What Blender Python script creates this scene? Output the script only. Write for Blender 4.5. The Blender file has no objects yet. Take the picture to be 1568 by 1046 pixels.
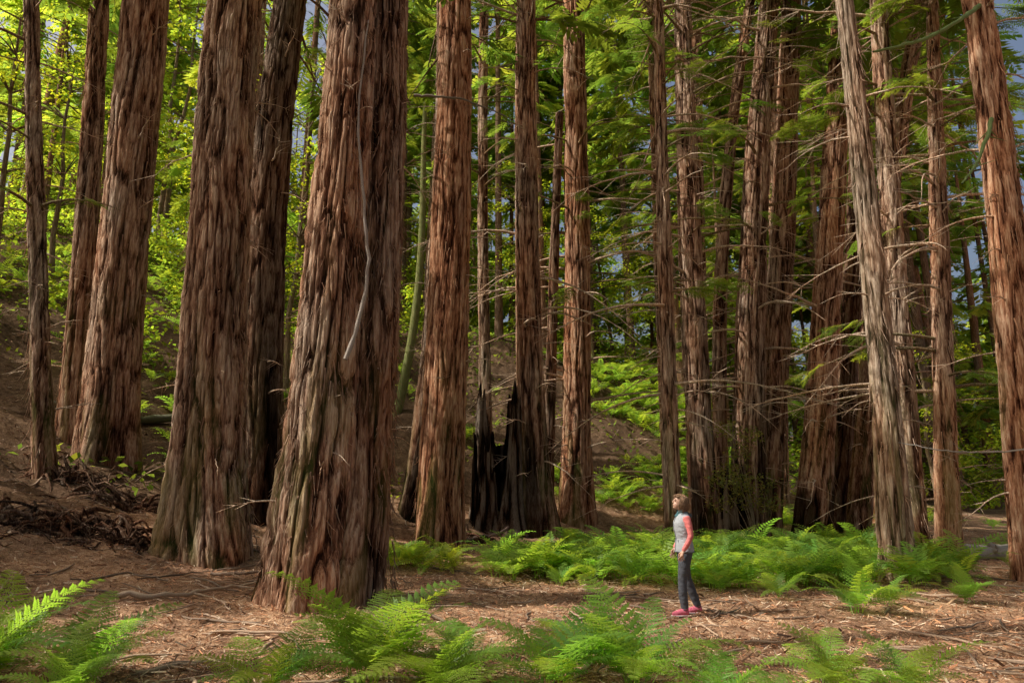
import bpy, math, random
import numpy as np
from mathutils import Vector, Matrix, kdtree
rng=np.random.default_rng(7); random.seed(7)
sc=bpy.context.scene
# ------------------------------------------------------------ noise
def _h(i,j,k):
    i=i.astype(np.int64);j=j.astype(np.int64);k=k.astype(np.int64)
    n=(i*374761393+j*668265263+k*1440662683)&0xffffffff
    n=((n^(n>>13))*1274126177)&0xffffffff
    n=((n^(n>>15))*2246822519)&0xffffffff
    n=n^(n>>16)
    return (n&0xffffff)/float(0xffffff)
def vn(x,y,z):
    x=np.asarray(x,float);y=np.asarray(y,float);z=np.asarray(z,float)
    x,y,z=np.broadcast_arrays(x,y,z)
    i=np.floor(x);j=np.floor(y);k=np.floor(z)
    u=x-i;v=y-j;w=z-k
    u=u*u*(3-2*u);v=v*v*(3-2*v);w=w*w*(3-2*w)
    r=0
    for a in (0,1):
        for b in (0,1):
            for c in (0,1):
                r=r+_h(i+a,j+b,k+c)*(u if a else 1-u)*(v if b else 1-v)*(w if c else 1-w)
    return r
def fbm(x,y,z,o=4):
    s=0;a=.5;t=0
    for q in range(o):
        s=s+a*vn(x*2**q+q*13.7,y*2**q-q*7.1,z*2**q+q*3.3);t+=a;a*=.5
    return s/t
# ------------------------------------------------------------ terrain
CP=np.array([(0,0,0),(-8,2,.1),(8,2,0),(0,6,0),(-4,8,0),(4,8,0),(2.4,10,0),(-3,11,0),(8,10,0),(12,12,0),(0,14,0),(6,14,0),
(0,18,0),(5,20,0),(10,20,0),(16,16,0),(0,22,.1),(4,25,.25),(9,28,.3),(15,25,0),(22,20,0),(25,30,0),(20,34,.3),(-7,8,.15),
(-12,7,.6),(-6,14,.43),(-6,17,.9),(-8.9,14,1.3),(-11.8,16,2.4),(-10.6,18,2.4),(-14,12,1.9),(-18,18,4.8),(-3,21,.6),(-2,24,1.3),
(2.2,25,.6),(2,29,2.6),(-32,40,19),(-19,40,14),(-10,40,12),(-1.3,40,10.6),(8.4,40,8.9),(17,45,3.8),(25,48,.6),(-10,28,5.8),
(-20,28,10),(0,33,6.0),(7,34,5.0),(13,37,2.6),(0,60,11),(-20,60,18),(-40,60,26),(20,60,4),(35,60,1),(0,90,14),(-50,90,32),
(50,90,4),(60,40,.5),(60,10,0),(-30,10,8),(-40,25,17),(-65,60,34),(0,-20,0),(-30,-15,3),(30,-15,0),(0,110,18),(60,110,8),(-8,22,2.6)],float)
def _rbf():
    n=len(CP);P=CP[:,:2]
    K=np.linalg.norm(P[:,None]-P[None],axis=2)
    A=np.zeros((n+3,n+3));A[:n,:n]=K-np.eye(n)*.3;A[:n,n]=1;A[:n,n+1:]=P;A[n,:n]=1;A[n+1:,:n]=P.T
    return np.linalg.solve(A,np.concatenate([CP[:,2],[0,0,0]]))
W=_rbf()
def terr(x,y):
    x=np.atleast_1d(np.asarray(x,float)).ravel();y=np.atleast_1d(np.asarray(y,float)).ravel()
    cx=np.clip(x,-70,70);cy=np.clip(y,-22,112)
    out=np.full(len(x),W[len(CP)])+W[-2]*cx+W[-1]*cy
    for i,(px,py,_) in enumerate(CP):
        out+=W[i]*np.sqrt((cx-px)**2+(cy-py)**2+.8)
    slope=np.clip(out,0,2)/2
    out+=(fbm(x*.7,y*.7,0,4)-.5)*(.12+.9*slope)+(fbm(x*4,y*4,5,3)-.5)*(.07+.24*slope)
    return out
def tz(x,y): return float(terr(x,y)[0])
# ------------------------------------------------------------ builder
class B:
    def __init__(s): s.V=[];s.F=[];s.M=[];s.C=[];s.Q=[];s.n=0
    def add(s,v,f,mat=0,col=(1,1,1),fur=.7):
        v=np.asarray(v,float).reshape(-1,3);f=np.asarray(f,int).reshape(-1,4)
        s.V.append(v);s.F.append(f+s.n);s.M.append(np.full(len(f),mat))
        c=np.asarray(col,float)
        if c.ndim==1:c=np.tile(c,(len(v),1))
        s.C.append(c);s.Q.append(np.full(len(v),fur) if np.isscalar(fur) else np.asarray(fur).ravel());s.n+=len(v)
    def build(s,name,mats,smooth=True):
        v=np.concatenate(s.V);f=np.concatenate(s.F);m=np.concatenate(s.M);c=np.concatenate(s.C);q=np.concatenate(s.Q)
        me=bpy.data.meshes.new(name)
        me.vertices.add(len(v));me.vertices.foreach_set('co',v.astype(np.float32).ravel())
        me.loops.add(f.size);me.loops.foreach_set('vertex_index',f.astype(np.int32).ravel())
        me.polygons.add(len(f));me.polygons.foreach_set('loop_start',(np.arange(len(f))*4).astype(np.int32))
        me.update(calc_edges=True)
        me.polygons.foreach_set('material_index',m.astype(np.int32))
        me.polygons.foreach_set('use_smooth',np.full(len(f),smooth,dtype=bool))
        a=me.attributes.new('tint','FLOAT_COLOR','POINT')
        a.data.foreach_set('color',np.concatenate([c,np.ones((len(c),1))],1).astype(np.float32).ravel())
        a=me.attributes.new('furrow','FLOAT','POINT');a.data.foreach_set('value',q.astype(np.float32))
        for mt in mats: me.materials.append(mt)
        me.update()
        o=bpy.data.objects.new(name,me);sc.collection.objects.link(o);return o
def inst(b,tv,tf,Ms,T,mat,col):
    Ms=np.asarray(Ms);T=np.asarray(T);N=len(T)
    if N==0:return
    v=np.einsum('nij,vj->nvi',Ms,tv)+T[:,None,:]
    f=(tf[None]+(np.arange(N)*len(tv))[:,None,None]).reshape(-1,4)
    c=np.repeat(np.asarray(col),len(tv),axis=0)
    b.add(v.reshape(-1,3),f,mat,c)
def tube(b,P,R,k=6,mat=0,col=(1,1,1),fur=.6,flat=1.0):
    P=np.asarray(P,float);R=np.asarray(R,float)
    T=np.gradient(P,axis=0);T/=np.linalg.norm(T,axis=1)[:,None]+1e-9
    ref=np.array([.13,.21,.97]) if abs(T[:,2].mean())<.8 else np.array([.97,.2,.1])
    U=np.cross(T,ref);U/=np.linalg.norm(U,axis=1)[:,None];Vv=np.cross(T,U)
    a=np.arange(k)*2*math.pi/k
    v=P[:,None]+R[:,None,None]*(np.cos(a)[None,:,None]*U[:,None]+flat*np.sin(a)[None,:,None]*Vv[:,None])
    n=len(P);i=np.arange(n-1)[:,None];j=np.arange(k)[None]
    f=np.stack([i*k+j,i*k+(j+1)%k,(i+1)*k+(j+1)%k,(i+1)*k+j],-1).reshape(-1,4)
    b.add(v.reshape(-1,3),f,mat,col,fur)
# ------------------------------------------------------------ materials
def mat(name):
    m=bpy.data.materials.new(name);m.use_nodes=True;nt=m.node_tree
    for n in list(nt.nodes):nt.nodes.remove(n)
    return m,nt,nt.nodes.new('ShaderNodeOutputMaterial')
def N(nt,t,**k):
    n=nt.nodes.new(t)
    for a,v in k.items():setattr(n,a,v)
    return n
def ramp(nt,fac,stops):
    r=nt.nodes.new('ShaderNodeValToRGB');e=r.color_ramp.elements
    while len(e)<len(stops):e.new(.5)
    for x,(p,c) in zip(e,stops):x.position=p;x.color=(*c,1)
    nt.links.new(fac,r.inputs[0]);return r.outputs[0]
def mix(nt,fac,a,b,mode='MIX'):
    m=nt.nodes.new('ShaderNodeMix');m.data_type='RGBA';m.blend_type=mode
    for s,x in ((m.inputs[0],fac),(m.inputs[6],a),(m.inputs[7],b)):
        if hasattr(x,'default_value') or hasattr(x,'is_output'):nt.links.new(x,s)
        else:s.default_value=x if isinstance(x,float) else (*x,1)
    return m.outputs[2]
def noise(nt,scale,detail=4,vec=None,rough=.55):
    co=nt.nodes.new('ShaderNodeTexCoord');mp=nt.nodes.new('ShaderNodeMapping')
    nt.links.new(co.outputs['Object'],mp.inputs[0])
    mp.inputs['Scale'].default_value=scale if isinstance(scale,tuple) else (scale,)*3
    n=nt.nodes.new('ShaderNodeTexNoise');n.inputs['Scale'].default_value=1;n.inputs['Detail'].default_value=detail;n.inputs['Roughness'].default_value=rough
    nt.links.new(mp.outputs[0],n.inputs['Vector']);return n.outputs['Fac']
def bark_mat():
    m,nt,out=mat('redwood_bark')
    fu=N(nt,'ShaderNodeAttribute',attribute_name='furrow').outputs['Fac']
    ti=N(nt,'ShaderNodeAttribute',attribute_name='tint').outputs['Color']
    sep=N(nt,'ShaderNodeSeparateColor');nt.links.new(ti,sep.inputs[0])
    nf=noise(nt,(34,34,2.6),3,rough=.75)
    nb=noise(nt,(1.3,1.3,.35),2)
    add=N(nt,'ShaderNodeMath',operation='MULTIPLY_ADD');nt.links.new(nf,add.inputs[0]);add.inputs[1].default_value=1.7
    sub=N(nt,'ShaderNodeMath',operation='MULTIPLY_ADD');nt.links.new(fu,sub.inputs[0]);sub.inputs[1].default_value=1.05;sub.inputs[2].default_value=-1.05
    nt.links.new(sub.outputs[0],add.inputs[2])
    grey=ramp(nt,add.outputs[0],[(.05,(.021,.014,.010)),(.32,(.115,.074,.053)),(.60,(.32,.23,.17)),(.95,(.64,.52,.41))])
    red=ramp(nt,add.outputs[0],[(.05,(.028,.011,.007)),(.32,(.19,.076,.040)),(.60,(.46,.22,.12)),(.95,(.72,.47,.30))])
    rf=N(nt,'ShaderNodeMath',operation='MULTIPLY_ADD');nt.links.new(nb,rf.inputs[0]);rf.inputs[1].default_value=1.9
    s2=N(nt,'ShaderNodeMath',operation='SUBTRACT');nt.links.new(sep.outputs[0],s2.inputs[0]);s2.inputs[1].default_value=.9
    nt.links.new(s2.outputs[0],rf.inputs[2]);rf.use_clamp=True
    c=mix(nt,rf.outputs[0],grey,red)
    c=mix(nt,sep.outputs[1],c,(.10,.15,.035))
    mul=N(nt,'ShaderNodeVectorMath',operation='SCALE');nt.links.new(c,mul.inputs[0]);nt.links.new(sep.outputs[2],mul.inputs['Scale'])
    p=N(nt,'ShaderNodeBsdfDiffuse')
    nt.links.new(mul.outputs[0],p.inputs['Color'])
    bp=N(nt,'ShaderNodeBump');bp.inputs['Strength'].default_value=1;bp.inputs['Distance'].default_value=.05
    nt.links.new(nf,bp.inputs['Height']);nt.links.new(bp.outputs[0],p.inputs['Normal'])
    nt.links.new(p.outputs[0],out.inputs[0]);return m
def leaf_mat(name,tr=.5,gloss=False):
    m,nt,out=mat(name)
    ti=N(nt,'ShaderNodeAttribute',attribute_name='tint').outputs['Color']
    if gloss:
        p=N(nt,'ShaderNodeBsdfPrincipled');p.inputs['Roughness'].default_value=.5;p.inputs['Specular IOR Level'].default_value=.35
    else:p=N(nt,'ShaderNodeBsdfDiffuse')
    nt.links.new(ti,p.inputs[0])
    t=N(nt,'ShaderNodeBsdfTranslucent')
    c=mix(nt,1.0,ti,(2.9,2.7,1.3),'MULTIPLY')
    nt.links.new(c,t.inputs[0])
    ms=N(nt,'ShaderNodeMixShader');ms.inputs[0].default_value=tr
    nt.links.new(p.outputs[0],ms.inputs[1]);nt.links.new(t.outputs[0],ms.inputs[2]);nt.links.new(ms.outputs[0],out.inputs[0]);return m
def tint_mat(name,rough=.85,bump=0,bs=60):
    m,nt,out=mat(name)
    ti=N(nt,'ShaderNodeAttribute',attribute_name='tint').outputs['Color']
    p=N(nt,'ShaderNodeBsdfPrincipled');p.inputs['Roughness'].default_value=rough
    nf=noise(nt,float(bs),3)
    c=mix(nt,1.0,ti,ramp(nt,nf,[(.3,(.75,.75,.75)),(.7,(1.15,1.15,1.15))]),'MULTIPLY')
    nt.links.new(c,p.inputs['Base Color'])
    nt.links.new(p.outputs[0],out.inputs[0]);return m
def ground_mat():
    m,nt,out=mat('forest_floor')
    n1=noise(nt,.5,3);n2=noise(nt,7.0,4,rough=.7);n3=noise(nt,45.0,3,rough=.75)
    a=N(nt,'ShaderNodeMath',operation='MULTIPLY_ADD');nt.links.new(n3,a.inputs[0]);a.inputs[1].default_value=.6
    a2=N(nt,'ShaderNodeMath',operation='MULTIPLY');nt.links.new(n2,a2.inputs[0]);a2.inputs[1].default_value=.4
    nt.links.new(a2.outputs[0],a.inputs[2])
    c=ramp(nt,a.outputs[0],[(.32,(.06,.029,.018)),(.43,(.26,.135,.075)),(.52,(.52,.315,.185)),(.66,(.76,.56,.38))])
    d=ramp(nt,a.outputs[0],[(.32,(.045,.026,.017)),(.5,(.23,.13,.08)),(.68,(.52,.35,.24))])
    c=mix(nt,ramp(nt,n1,[(.4,(0,0,0)),(.6,(1,1,1))]),c,d)
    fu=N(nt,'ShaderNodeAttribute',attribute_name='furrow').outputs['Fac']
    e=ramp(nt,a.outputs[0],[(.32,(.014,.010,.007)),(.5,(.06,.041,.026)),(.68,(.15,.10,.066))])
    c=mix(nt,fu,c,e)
    p=N(nt,'ShaderNodeBsdfDiffuse')
    nt.links.new(c,p.inputs['Color'])
    bp=N(nt,'ShaderNodeBump');bp.inputs['Strength'].default_value=1;bp.inputs['Distance'].default_value=.025
    nt.links.new(a.outputs[0],bp.inputs['Height']);nt.links.new(bp.outputs[0],p.inputs['Normal'])
    nt.links.new(p.outputs[0],out.inputs[0]);return m
BARK=bark_mat();LEAF=leaf_mat('conifer_needles',.55);FERN=leaf_mat('fern_fronds',.5,True);BROAD=leaf_mat('broad_leaves',.6)
LIT=tint_mat('needle_litter');GM=ground_mat()
# ------------------------------------------------------------ sun & sky
EL=math.radians(47);hz=np.array([-.985,-.17]);S=np.array([hz[0]*math.cos(EL),hz[1]*math.cos(EL),math.sin(EL)])
w=bpy.data.worlds.new("World");sc.world=w;w.use_nodes=True;nt=w.node_tree
sky=nt.nodes.new('ShaderNodeTexSky');sky.sky_type='NISHITA';sky.sun_disc=False;sky.sun_elevation=EL
sky.sun_rotation=math.atan2(S[0],S[1])%(2*math.pi);sky.air_density=1.0;sky.dust_density=9.0;sky.ozone_density=.4
bg=nt.nodes['Background'];bg.inputs[1].default_value=.15;nt.links.new(sky.outputs[0],bg.inputs[0])
L=bpy.data.lights.new('sun','SUN');L.energy=5;L.angle=math.radians(.5);L.color=(1,.94,.84)
so=bpy.data.objects.new('sun',L);sc.collection.objects.link(so);so.rotation_euler=Vector(S).to_track_quat('Z','Y').to_euler();so.location=(-20,-15,30)
cam=bpy.data.cameras.new('camera');co=bpy.data.objects.new('camera',cam);sc.collection.objects.link(co);sc.camera=co
cam.lens=24;cam.sensor_width=36;cam.clip_end=2000;co.location=(0,0,1.75);co.rotation_euler=(math.radians(102),0,0)
sc.view_settings.view_transform='Standard'
T=[
(16,-10.77,-11.66,-12.9,(.27,.19,.17),dict(red=.2,twigs=12)),
(19,-12.2,-12.5,-13.15,(.45,.29,.27),dict(red=.35,twigs=10)),
(18,-10.58,-10.8,-11.0,(.86,.59,.60),dict(red=.4,twigs=8,amp=.06)),
(14,-5.9,-6.33,-6.5,(.96,.58,.56),dict(red=.3,near=True,amp=.07,twigs=10)),
(17,-6.05,-6.47,-6.33,(.66,.47,.42),dict(red=.35,bri=.5,twigs=10,char=1)),
(11,-3.22,-3.0,-2.9,(.76,.43,.35),dict(red=.45,near=True,amp=.08,twigs=8,tl=.6,lobes=.6)),
(11.35,-2.42,-2.28,-2.3,(.66,.33,.30),dict(red=.4,near=True,amp=.07,twigs=10,tl=.7,lobes=.6,bri=.75)),
(19,-2.03,-1.79,-1.81,(.78,.54,.48),dict(red=.85,twigs=16,lobes=.45)),
(22,-2.96,-2.47,-2.5,(.6,.35,.25),dict(red=.45,twigs=12,char=1,bri=.75)),
(28,-1.0,-1.24,-1.29,(.3,.22,.2),dict(red=.3,twigs=16)),
(23,.8,.55,.55,(.74,.42,.33),dict(red=.5,twigs=18,tl=2,char=1,long=8)),
(25,1.27,1.62,2.2,(.24,.17,.14),dict(red=.4,twigs=6,stop=16.5,bri=.5)),
(25,2.22,2.5,2.55,(.78,.48,.41),dict(red=.7,twigs=18,tl=2.2,lobes=.4,long=10)),
(20,4.6,4.7,4.9,(.3,.2,.15),dict(red=.3,twigs=20,tl=2.2,long=8)),
(22,6.02,6.05,6.29,(.55,.38,.26),dict(red=.35,twigs=20,tl=2.2,char=1,long=10)),
(24,7.2,7.73,9.6,(.35,.22,.18),dict(red=.4,twigs=16,tl=2,long=5)),
(22,7.34,8.13,9.5,(.7,.44,.32),dict(red=.35,twigs=16,tl=2.2,bri=.9,char=1,long=8)),
(23,8.15,9.49,10.78,(.6,.41,.32),dict(red=.5,twigs=14,tl=1.6)),
(22,9.27,10.7,12.2,(.66,.41,.32),dict(red=.8,twigs=16,tl=2.2,char=1,long=6)),
(24,10.95,12.6,14.2,(.45,.32,.25),dict(red=.6,twigs=10,bri=.55)),
(23,11.2,13.07,15.8,(.42,.3,.25),dict(red=.6,twigs=10)),
(14,7.54,7.74,7.79,(.34,.24,.17),dict(red=.1,twigs=12,tl=1.4,moss=.08)),
(18,10.2,10.55,11.06,(.38,.28,.22),dict(red=.25,twigs=16,tl=1.8,bri=1.15,long=5)),
(17.5,10.7,11.5,12.3,(.36,.23,.14),dict(red=.5,twigs=22,tl=2.2,long=8)),
(14,10.15,10.7,10.9,(.38,.35,.28),dict(red=.75,twigs=14,tl=1.6)),
(26,5.9,5.9,6.1,(.3,.22,.18),dict(red=.4,twigs=14,tl=1.6)),
(29,15,15.6,16.8,(.5,.4,.33),dict(red=.45,twigs=14,tl=1.6)),
(27,-11.2,-11.2,-11.4,(.4,.3,.26),dict(red=.35,twigs=14,tl=1.6)),
(20,-5.1,-5.6,-5.9,(.3,.22,.2),dict(red=.3,twigs=8,bri=.8)),
(31,8.6,8.9,9.6,(.4,.3,.24),dict(red=.4,twigs=16,tl=1.8,bri=.8,long=8)),
(30,11.5,12.2,13.0,(.4,.3,.22),dict(red=.5,twigs=16,tl=1.8,long=6)),
]
# spots meant to be sunlit; foliage between them and the sun is cut away
LITP=[(-2.2,15.4,.1,1.0),(-1,15.5,.1,1.0),(.4,15.5,.1,.9),(-.5,10.0,0,.7),(2.4,10.1,1.0,1.1),(3.9,10.3,0,.9),(4.8,8.6,0,.9),(6.4,9.3,0,.9),
(1.4,15,.4,1.1),(3,15,.4,1.2),(4.6,15,.4,1.2),(6.5,15.2,.4,1.1),(5.5,17,.5,1.2),(-11.3,17.7,4.6,1.2),(-3.8,10.5,2.0,.7),(-3.5,10.6,5.4,.8),(-2.8,18.6,1.6,1.2),(1.7,24.6,5,1.1),
(9.9,17.8,6,1.3),(10.4,17.5,9,1.4),(10.6,21.7,12,1.8),(9.4,21.7,5,1.2),(8,21.6,9,1.1),(5.6,21.6,7,1.0),(.2,22.6,7,.9),(-7.1,13.6,8.5,.9),(-6.9,13.5,4,.6),
(-1,6.6,.6,.9),(1.2,6.5,.6,1.0),(-4.3,6.6,.6,.9),(5,10.4,.3,.6),(10.2,13.8,8,1.2),(10.0,13.8,4,.8),(7.3,13.8,5,.7),(-2.4,18.6,9,.8),(3.5,31,3,3.2),(5.5,34,5,3.2),(-5,8.8,0,.5),(7.5,17,.5,1.2),(9.5,27,1,1.5)]
lr=random.Random(5)
for (Yd,xb,xm,xt,rad,kw) in T:
    for q in range(4):
        s=lr.uniform(0,1);z=1+s*.75*Yd;LITP.append((xb+(xt-xb)*s-rad[1]*.8,Yd-.5*rad[1],z,lr.uniform(.15,.6)))
for q in range(6):LITP.append((lr.uniform(-4.5,9),lr.uniform(6.5,14),0,lr.uniform(.2,.4)))
LITP=np.array(LITP)
def sunfilter(P,rad):
    keep=np.ones(len(P),bool)
    for x,y,z,r in LITP:
        d=P-np.array([x,y,z]);t=d@S;dd=np.linalg.norm(d-t[:,None]*S,axis=1)
        keep&=~((t>1.0)&(dd<r+rad))
    return keep
# ------------------------------------------------------------ ground
def axis(n,a,b,k):
    u=np.linspace(-1,1,n);return np.sinh(u*k)/math.sinh(k)*b+a
gx=axis(560,0,450,5.6)
gy=axis(640,11,450,5.4)
X,Y=np.meshgrid(gx,gy);Z=terr(X.ravel(),Y.ravel())
ii=np.arange(len(gy)-1)[:,None]*len(gx);jj=np.arange(len(gx)-1)[None]
f=np.stack([ii+jj,ii+jj+1,ii+jj+1+len(gx),ii+jj+len(gx)],-1).reshape(-1,4)
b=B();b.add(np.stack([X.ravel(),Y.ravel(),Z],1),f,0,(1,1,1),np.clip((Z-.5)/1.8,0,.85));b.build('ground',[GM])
# ------------------------------------------------------------ spray templates
def quad_blade(p,d,n,L,wd):
    return [p,p+d*L*.5-n*wd*.5,p+d*L,p+d*L*.5+n*wd*.5]
def spray(tw,sub,seed,wd=.05):
    r=random.Random(seed);V=[]
    for i in range(tw):
        s=.08+.9*i/tw
        base=np.array([s,0,-.28*s*s])
        for sd in (-1,1):
            ln=(.42*math.sin(math.pi*min(1,(s*.75+.22)))+.06)*r.uniform(.7,1.15)
            a=math.radians(r.uniform(42,62));d=np.array([math.cos(a),sd*math.sin(a),-.12-.25*s+r.uniform(-.12,.1)])
            nn=np.array([-d[1],d[0],r.uniform(-.3,.3)])
            if sub==0:V+=quad_blade(base,d,nn,ln,wd*1.5)
            else:
                V+=quad_blade(base,d,nn,ln,wd*.45)
                for q in range(sub):
                    t=(q+.5)/sub;pb=base+d*ln*t
                    for s2 in (-1,1):
                        a2=a+s2*math.radians(45);d2=np.array([math.cos(a2),sd*math.sin(a2),d[2]])
                        V+=quad_blade(pb,d2,np.array([-d2[1],d2[0],r.uniform(-.2,.2)]),ln*.36*(1.15-t*.6),wd*.6)
    V+=quad_blade(np.array([0,0,0.]),np.array([1,0,-.28]),np.array([0,1.,0]),1.05,.025)
    V=np.array(V);return V,np.arange(len(V)).reshape(-1,4)
SPF=[spray(9,0,i,.075) for i in range(3)]
SPX=[spray(6,0,i+30,.14) for i in range(3)]
SPN=[spray(10,3,i+9,.05) for i in range(3)]
def frames(az,pitch,roll,scale):
    ca,sa=np.cos(az),np.sin(az);cp,sp=np.cos(pitch),np.sin(pitch)
    Xx=np.stack([ca*cp,sa*cp,-sp],1);Yy=np.stack([-sa,ca,0*sa],1);Zz=np.cross(Xx,Yy)
    cr,sr=np.cos(roll)[:,None],np.sin(roll)[:,None]
    Y2=Yy*cr+Zz*sr;Z2=-Yy*sr+Zz*cr
    return np.stack([Xx,Y2,Z2],2)*scale[:,None,None]
def foliage_col(n,base,var=.35):
    k=rng.uniform(1-var,1+var,n)[:,None];yel=rng.uniform(0,1,n)[:,None]
    c=np.array(base)[None]*k;c[:,0:1]*=1+.6*yel;c[:,2:]*=1-.3*yel;return c
def limbs(b,pos,az,Ln,nspr,size,tm,lm,tint,base,filt=.5,rise=.18,droop=.42,rad=.022,bare=0.,zone=None):
    P=[];A=[];Sz=[]
    for p,a,l in zip(pos,az,Ln):
        t=np.linspace(0,1,6);d=np.array([math.cos(a),math.sin(a),0]);side=np.array([-d[1],d[0],0])*random.uniform(-.15,.15)*l
        dr=droop*random.uniform(.5,1.3)
        path=p+np.outer(t*l,d)+np.outer(t*t,side)+np.outer(rise*l*t-dr*l*t*t,[0,0,1])
        tube(b,path,rad*l**.8*(1.05-t),4,0,tint,.6)
        n=int(nspr*l)
        if n<1:continue
        s=rng.uniform(.2+bare,1,n);pp=p+np.outer(s*l,d)+np.outer(s*s,side)+np.outer(rise*l*s-dr*l*s*s,[0,0,1])
        sd=rng.choice([-1,1],n)*rng.uniform(.15,1.15,n)*(1.1-.7*s)
        P.append(pp);A.append(a+sd);Sz.append(size*rng.uniform(.6,1.2,n))
    if not P:return
    P=np.concatenate(P);A=np.concatenate(A);Sz=np.concatenate(Sz)
    if filt:
        ctr=P+np.stack([np.cos(A),np.sin(A),-.3+0*A],1)*(Sz*.5)[:,None]
        k=sunfilter(ctr,filt*size);P,A,Sz=P[k],A[k],Sz[k]
    n=len(P);Ms=frames(A,rng.uniform(-.1,.55,n),rng.uniform(-.5,.5,n),Sz);col=foliage_col(n,base)
    g=rng.integers(0,3,n)
    for q in range(3):
        inst(b,tm[q][0],tm[q][1],Ms[g==q],P[g==q],lm,col[g==q])
# ------------------------------------------------------------ trunks
def path_fn(pb,pm,pt,zb,H):
    zs=np.array([zb,pm[2],pt[2]]);xs=np.array([pb[0],pm[0],pt[0]]);ys=np.array([pb[1],pm[1],pt[1]])
    cx=np.polyfit(zs,xs,2);cy=np.polyfit(zs,ys,2);zt=pt[2]
    dx=np.polyval(np.polyder(cx),zt);dy=np.polyval(np.polyder(cy),zt)
    def f(z):
        z=np.asarray(z,float);zz=np.clip(z,zb-2,zt)
        e=np.clip(z-zt,0,None);e=8*(1-np.exp(-e/8))
        return np.polyval(cx,zz)+dx*e,np.polyval(cy,zz)+dy*e
    return f
GREEN=(.105,.195,.046)
def redwood(name,Yd,b0,m0,t0,rad,red=.5,moss=0.,bri=1.,H=38,amp=.05,near=False,twigs=14,tl=1.2,crown=True,lobes=.3,seed=0,green=(),Yt=None,stop=None,char=0,long=0):
    Yt=Yd if Yt is None else Yt
    bx=B();zb=tz(b0,Yd)
    zm=1.75+.3385*Yd;zt=1.75+.798*Yd
    fn=path_fn((b0,Yd),(m0,(Yd+Yt)/2,zm),(t0,Yt,zt),zb,H)
    rb,rm,rt=rad
    k=int(np.clip(rb*2*math.pi/(.018 if near else .034*max(1,Yd/22)),36,300))
    zend=stop if stop else zt+1
    st=.05 if near else .09
    z=np.arange(zb-.5,zend,st)
    if not stop: z=np.concatenate([z,np.linspace(zend,H,14)])
    lin=np.interp(z,[zb,zm,zt,H],[rm*1.12,rm,rt,.04 if not stop else rt*.6])
    e=np.exp(-np.clip(z-zb,0,None)/1.4)
    r=lin+(rb*.9-rm*1.12)*e
    a=np.arange(k)*2*math.pi/k
    ZZ,AA=np.meshgrid(z,a,indexing='ij')
    ca,sa=np.cos(AA),np.sin(AA);o=seed*17.3
    lob=(vn(ca*1.5+o,sa*1.5,ZZ*.12)-.42)*lobes*rb*(.25+1.6*np.exp(-np.clip(ZZ-zb,0,None)/1.5))
    wob=(vn(ca*1.1+o,sa*1.1+9,ZZ*.5)-.5)*.14*rm
    wx=(vn(ca*rm*3+o,sa*rm*3,ZZ*.7+5)-.5)*1.0
    tw=ZZ*.12
    f1=8.5;X1=np.cos(AA+.04*tw)*rm*f1+wx+o;Y1=np.sin(AA+.04*tw)*rm*f1+wx*.7
    n1=vn(X1,Y1,ZZ*.75);n2=vn(X1*2.1+7,Y1*2.1,ZZ*2.2);n3=vn(X1*4.6+3,Y1*4.6,ZZ*5);n4=vn(X1*.9,Y1*.9+4,ZZ*2.6)
    r1=np.clip(np.abs(2*n1-1)*3.2,0,1);r2=np.clip(np.abs(2*n2-1)*2.4,0,1)
    ridge=.48*r1+.28*r2+.18*n3+.12*n4
    sc_=min(1,(rm/.35))**.8
    R=r[:,None]+lob+wob+(ridge-.6)*amp*1.8*sc_
    cx,cy=fn(z)
    v=np.stack([cx[:,None]+R*ca,cy[:,None]+R*sa,ZZ],-1).reshape(-1,3)
    n=len(z);i=np.arange(n-1)[:,None];j=np.arange(k)[None]
    f=np.stack([i*k+j,i*k+(j+1)%k,(i+1)*k+(j+1)%k,(i+1)*k+j],-1).reshape(-1,4)
    low=np.exp(-np.clip(ZZ-zb,0,None)/2.2).ravel()
    br=bri*(.72+.5*vn(ca*1.2+o,sa*1.2,ZZ*.35+3)).ravel()
    if char:
        cm=np.clip((vn(ca*1.6+o+5,sa*1.6,ZZ*.35).ravel()-.5+.35*np.exp(-np.clip(ZZ-zb,0,None)/1.6).ravel())*5,0,1)*np.clip(low*3,0,1)
        br=br*(1-.85*cm)
    mo=np.clip((fbm(ca*2+o,sa*2,ZZ*.6,3).ravel()-.5)*6,0,1)*np.clip(low*2.2,0,1)*.4
    col=np.stack([red+.25*low,moss+mo,br],1)
    bx.add(v,f,0,col,ridge.ravel())
    m=1100 if near else (200 if Yd<24 else 0)
    if m:
        zz=rng.uniform(zb+.1,zt,m);aa=rng.uniform(math.pi*.9,2*math.pi,m) if not near else rng.uniform(0,2*math.pi,m);px,py=fn(zz);rr=np.interp(zz,z,r)+.01
        for q in range(m):
            d=np.array([math.cos(aa[q]),math.sin(aa[q]),0]);ln=random.uniform(.08,.5)*(1 if near else 1.7)
            p=np.array([px[q],py[q],zz[q]])+d*rr[q];t=np.linspace(0,1,4);s=np.array([-d[1],d[0],0])
            off=random.uniform(.02,.18)
            P=p+np.outer(t*t*off,d)+np.outer(-t*ln,[0,0,1])+np.outer(t*random.uniform(-.1,.1),s)
            tube(bx,P,random.uniform(.004,.016)*(1.1-t),3,0,(red+.1,0,bri*random.uniform(.7,1.4)),.85)
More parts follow.
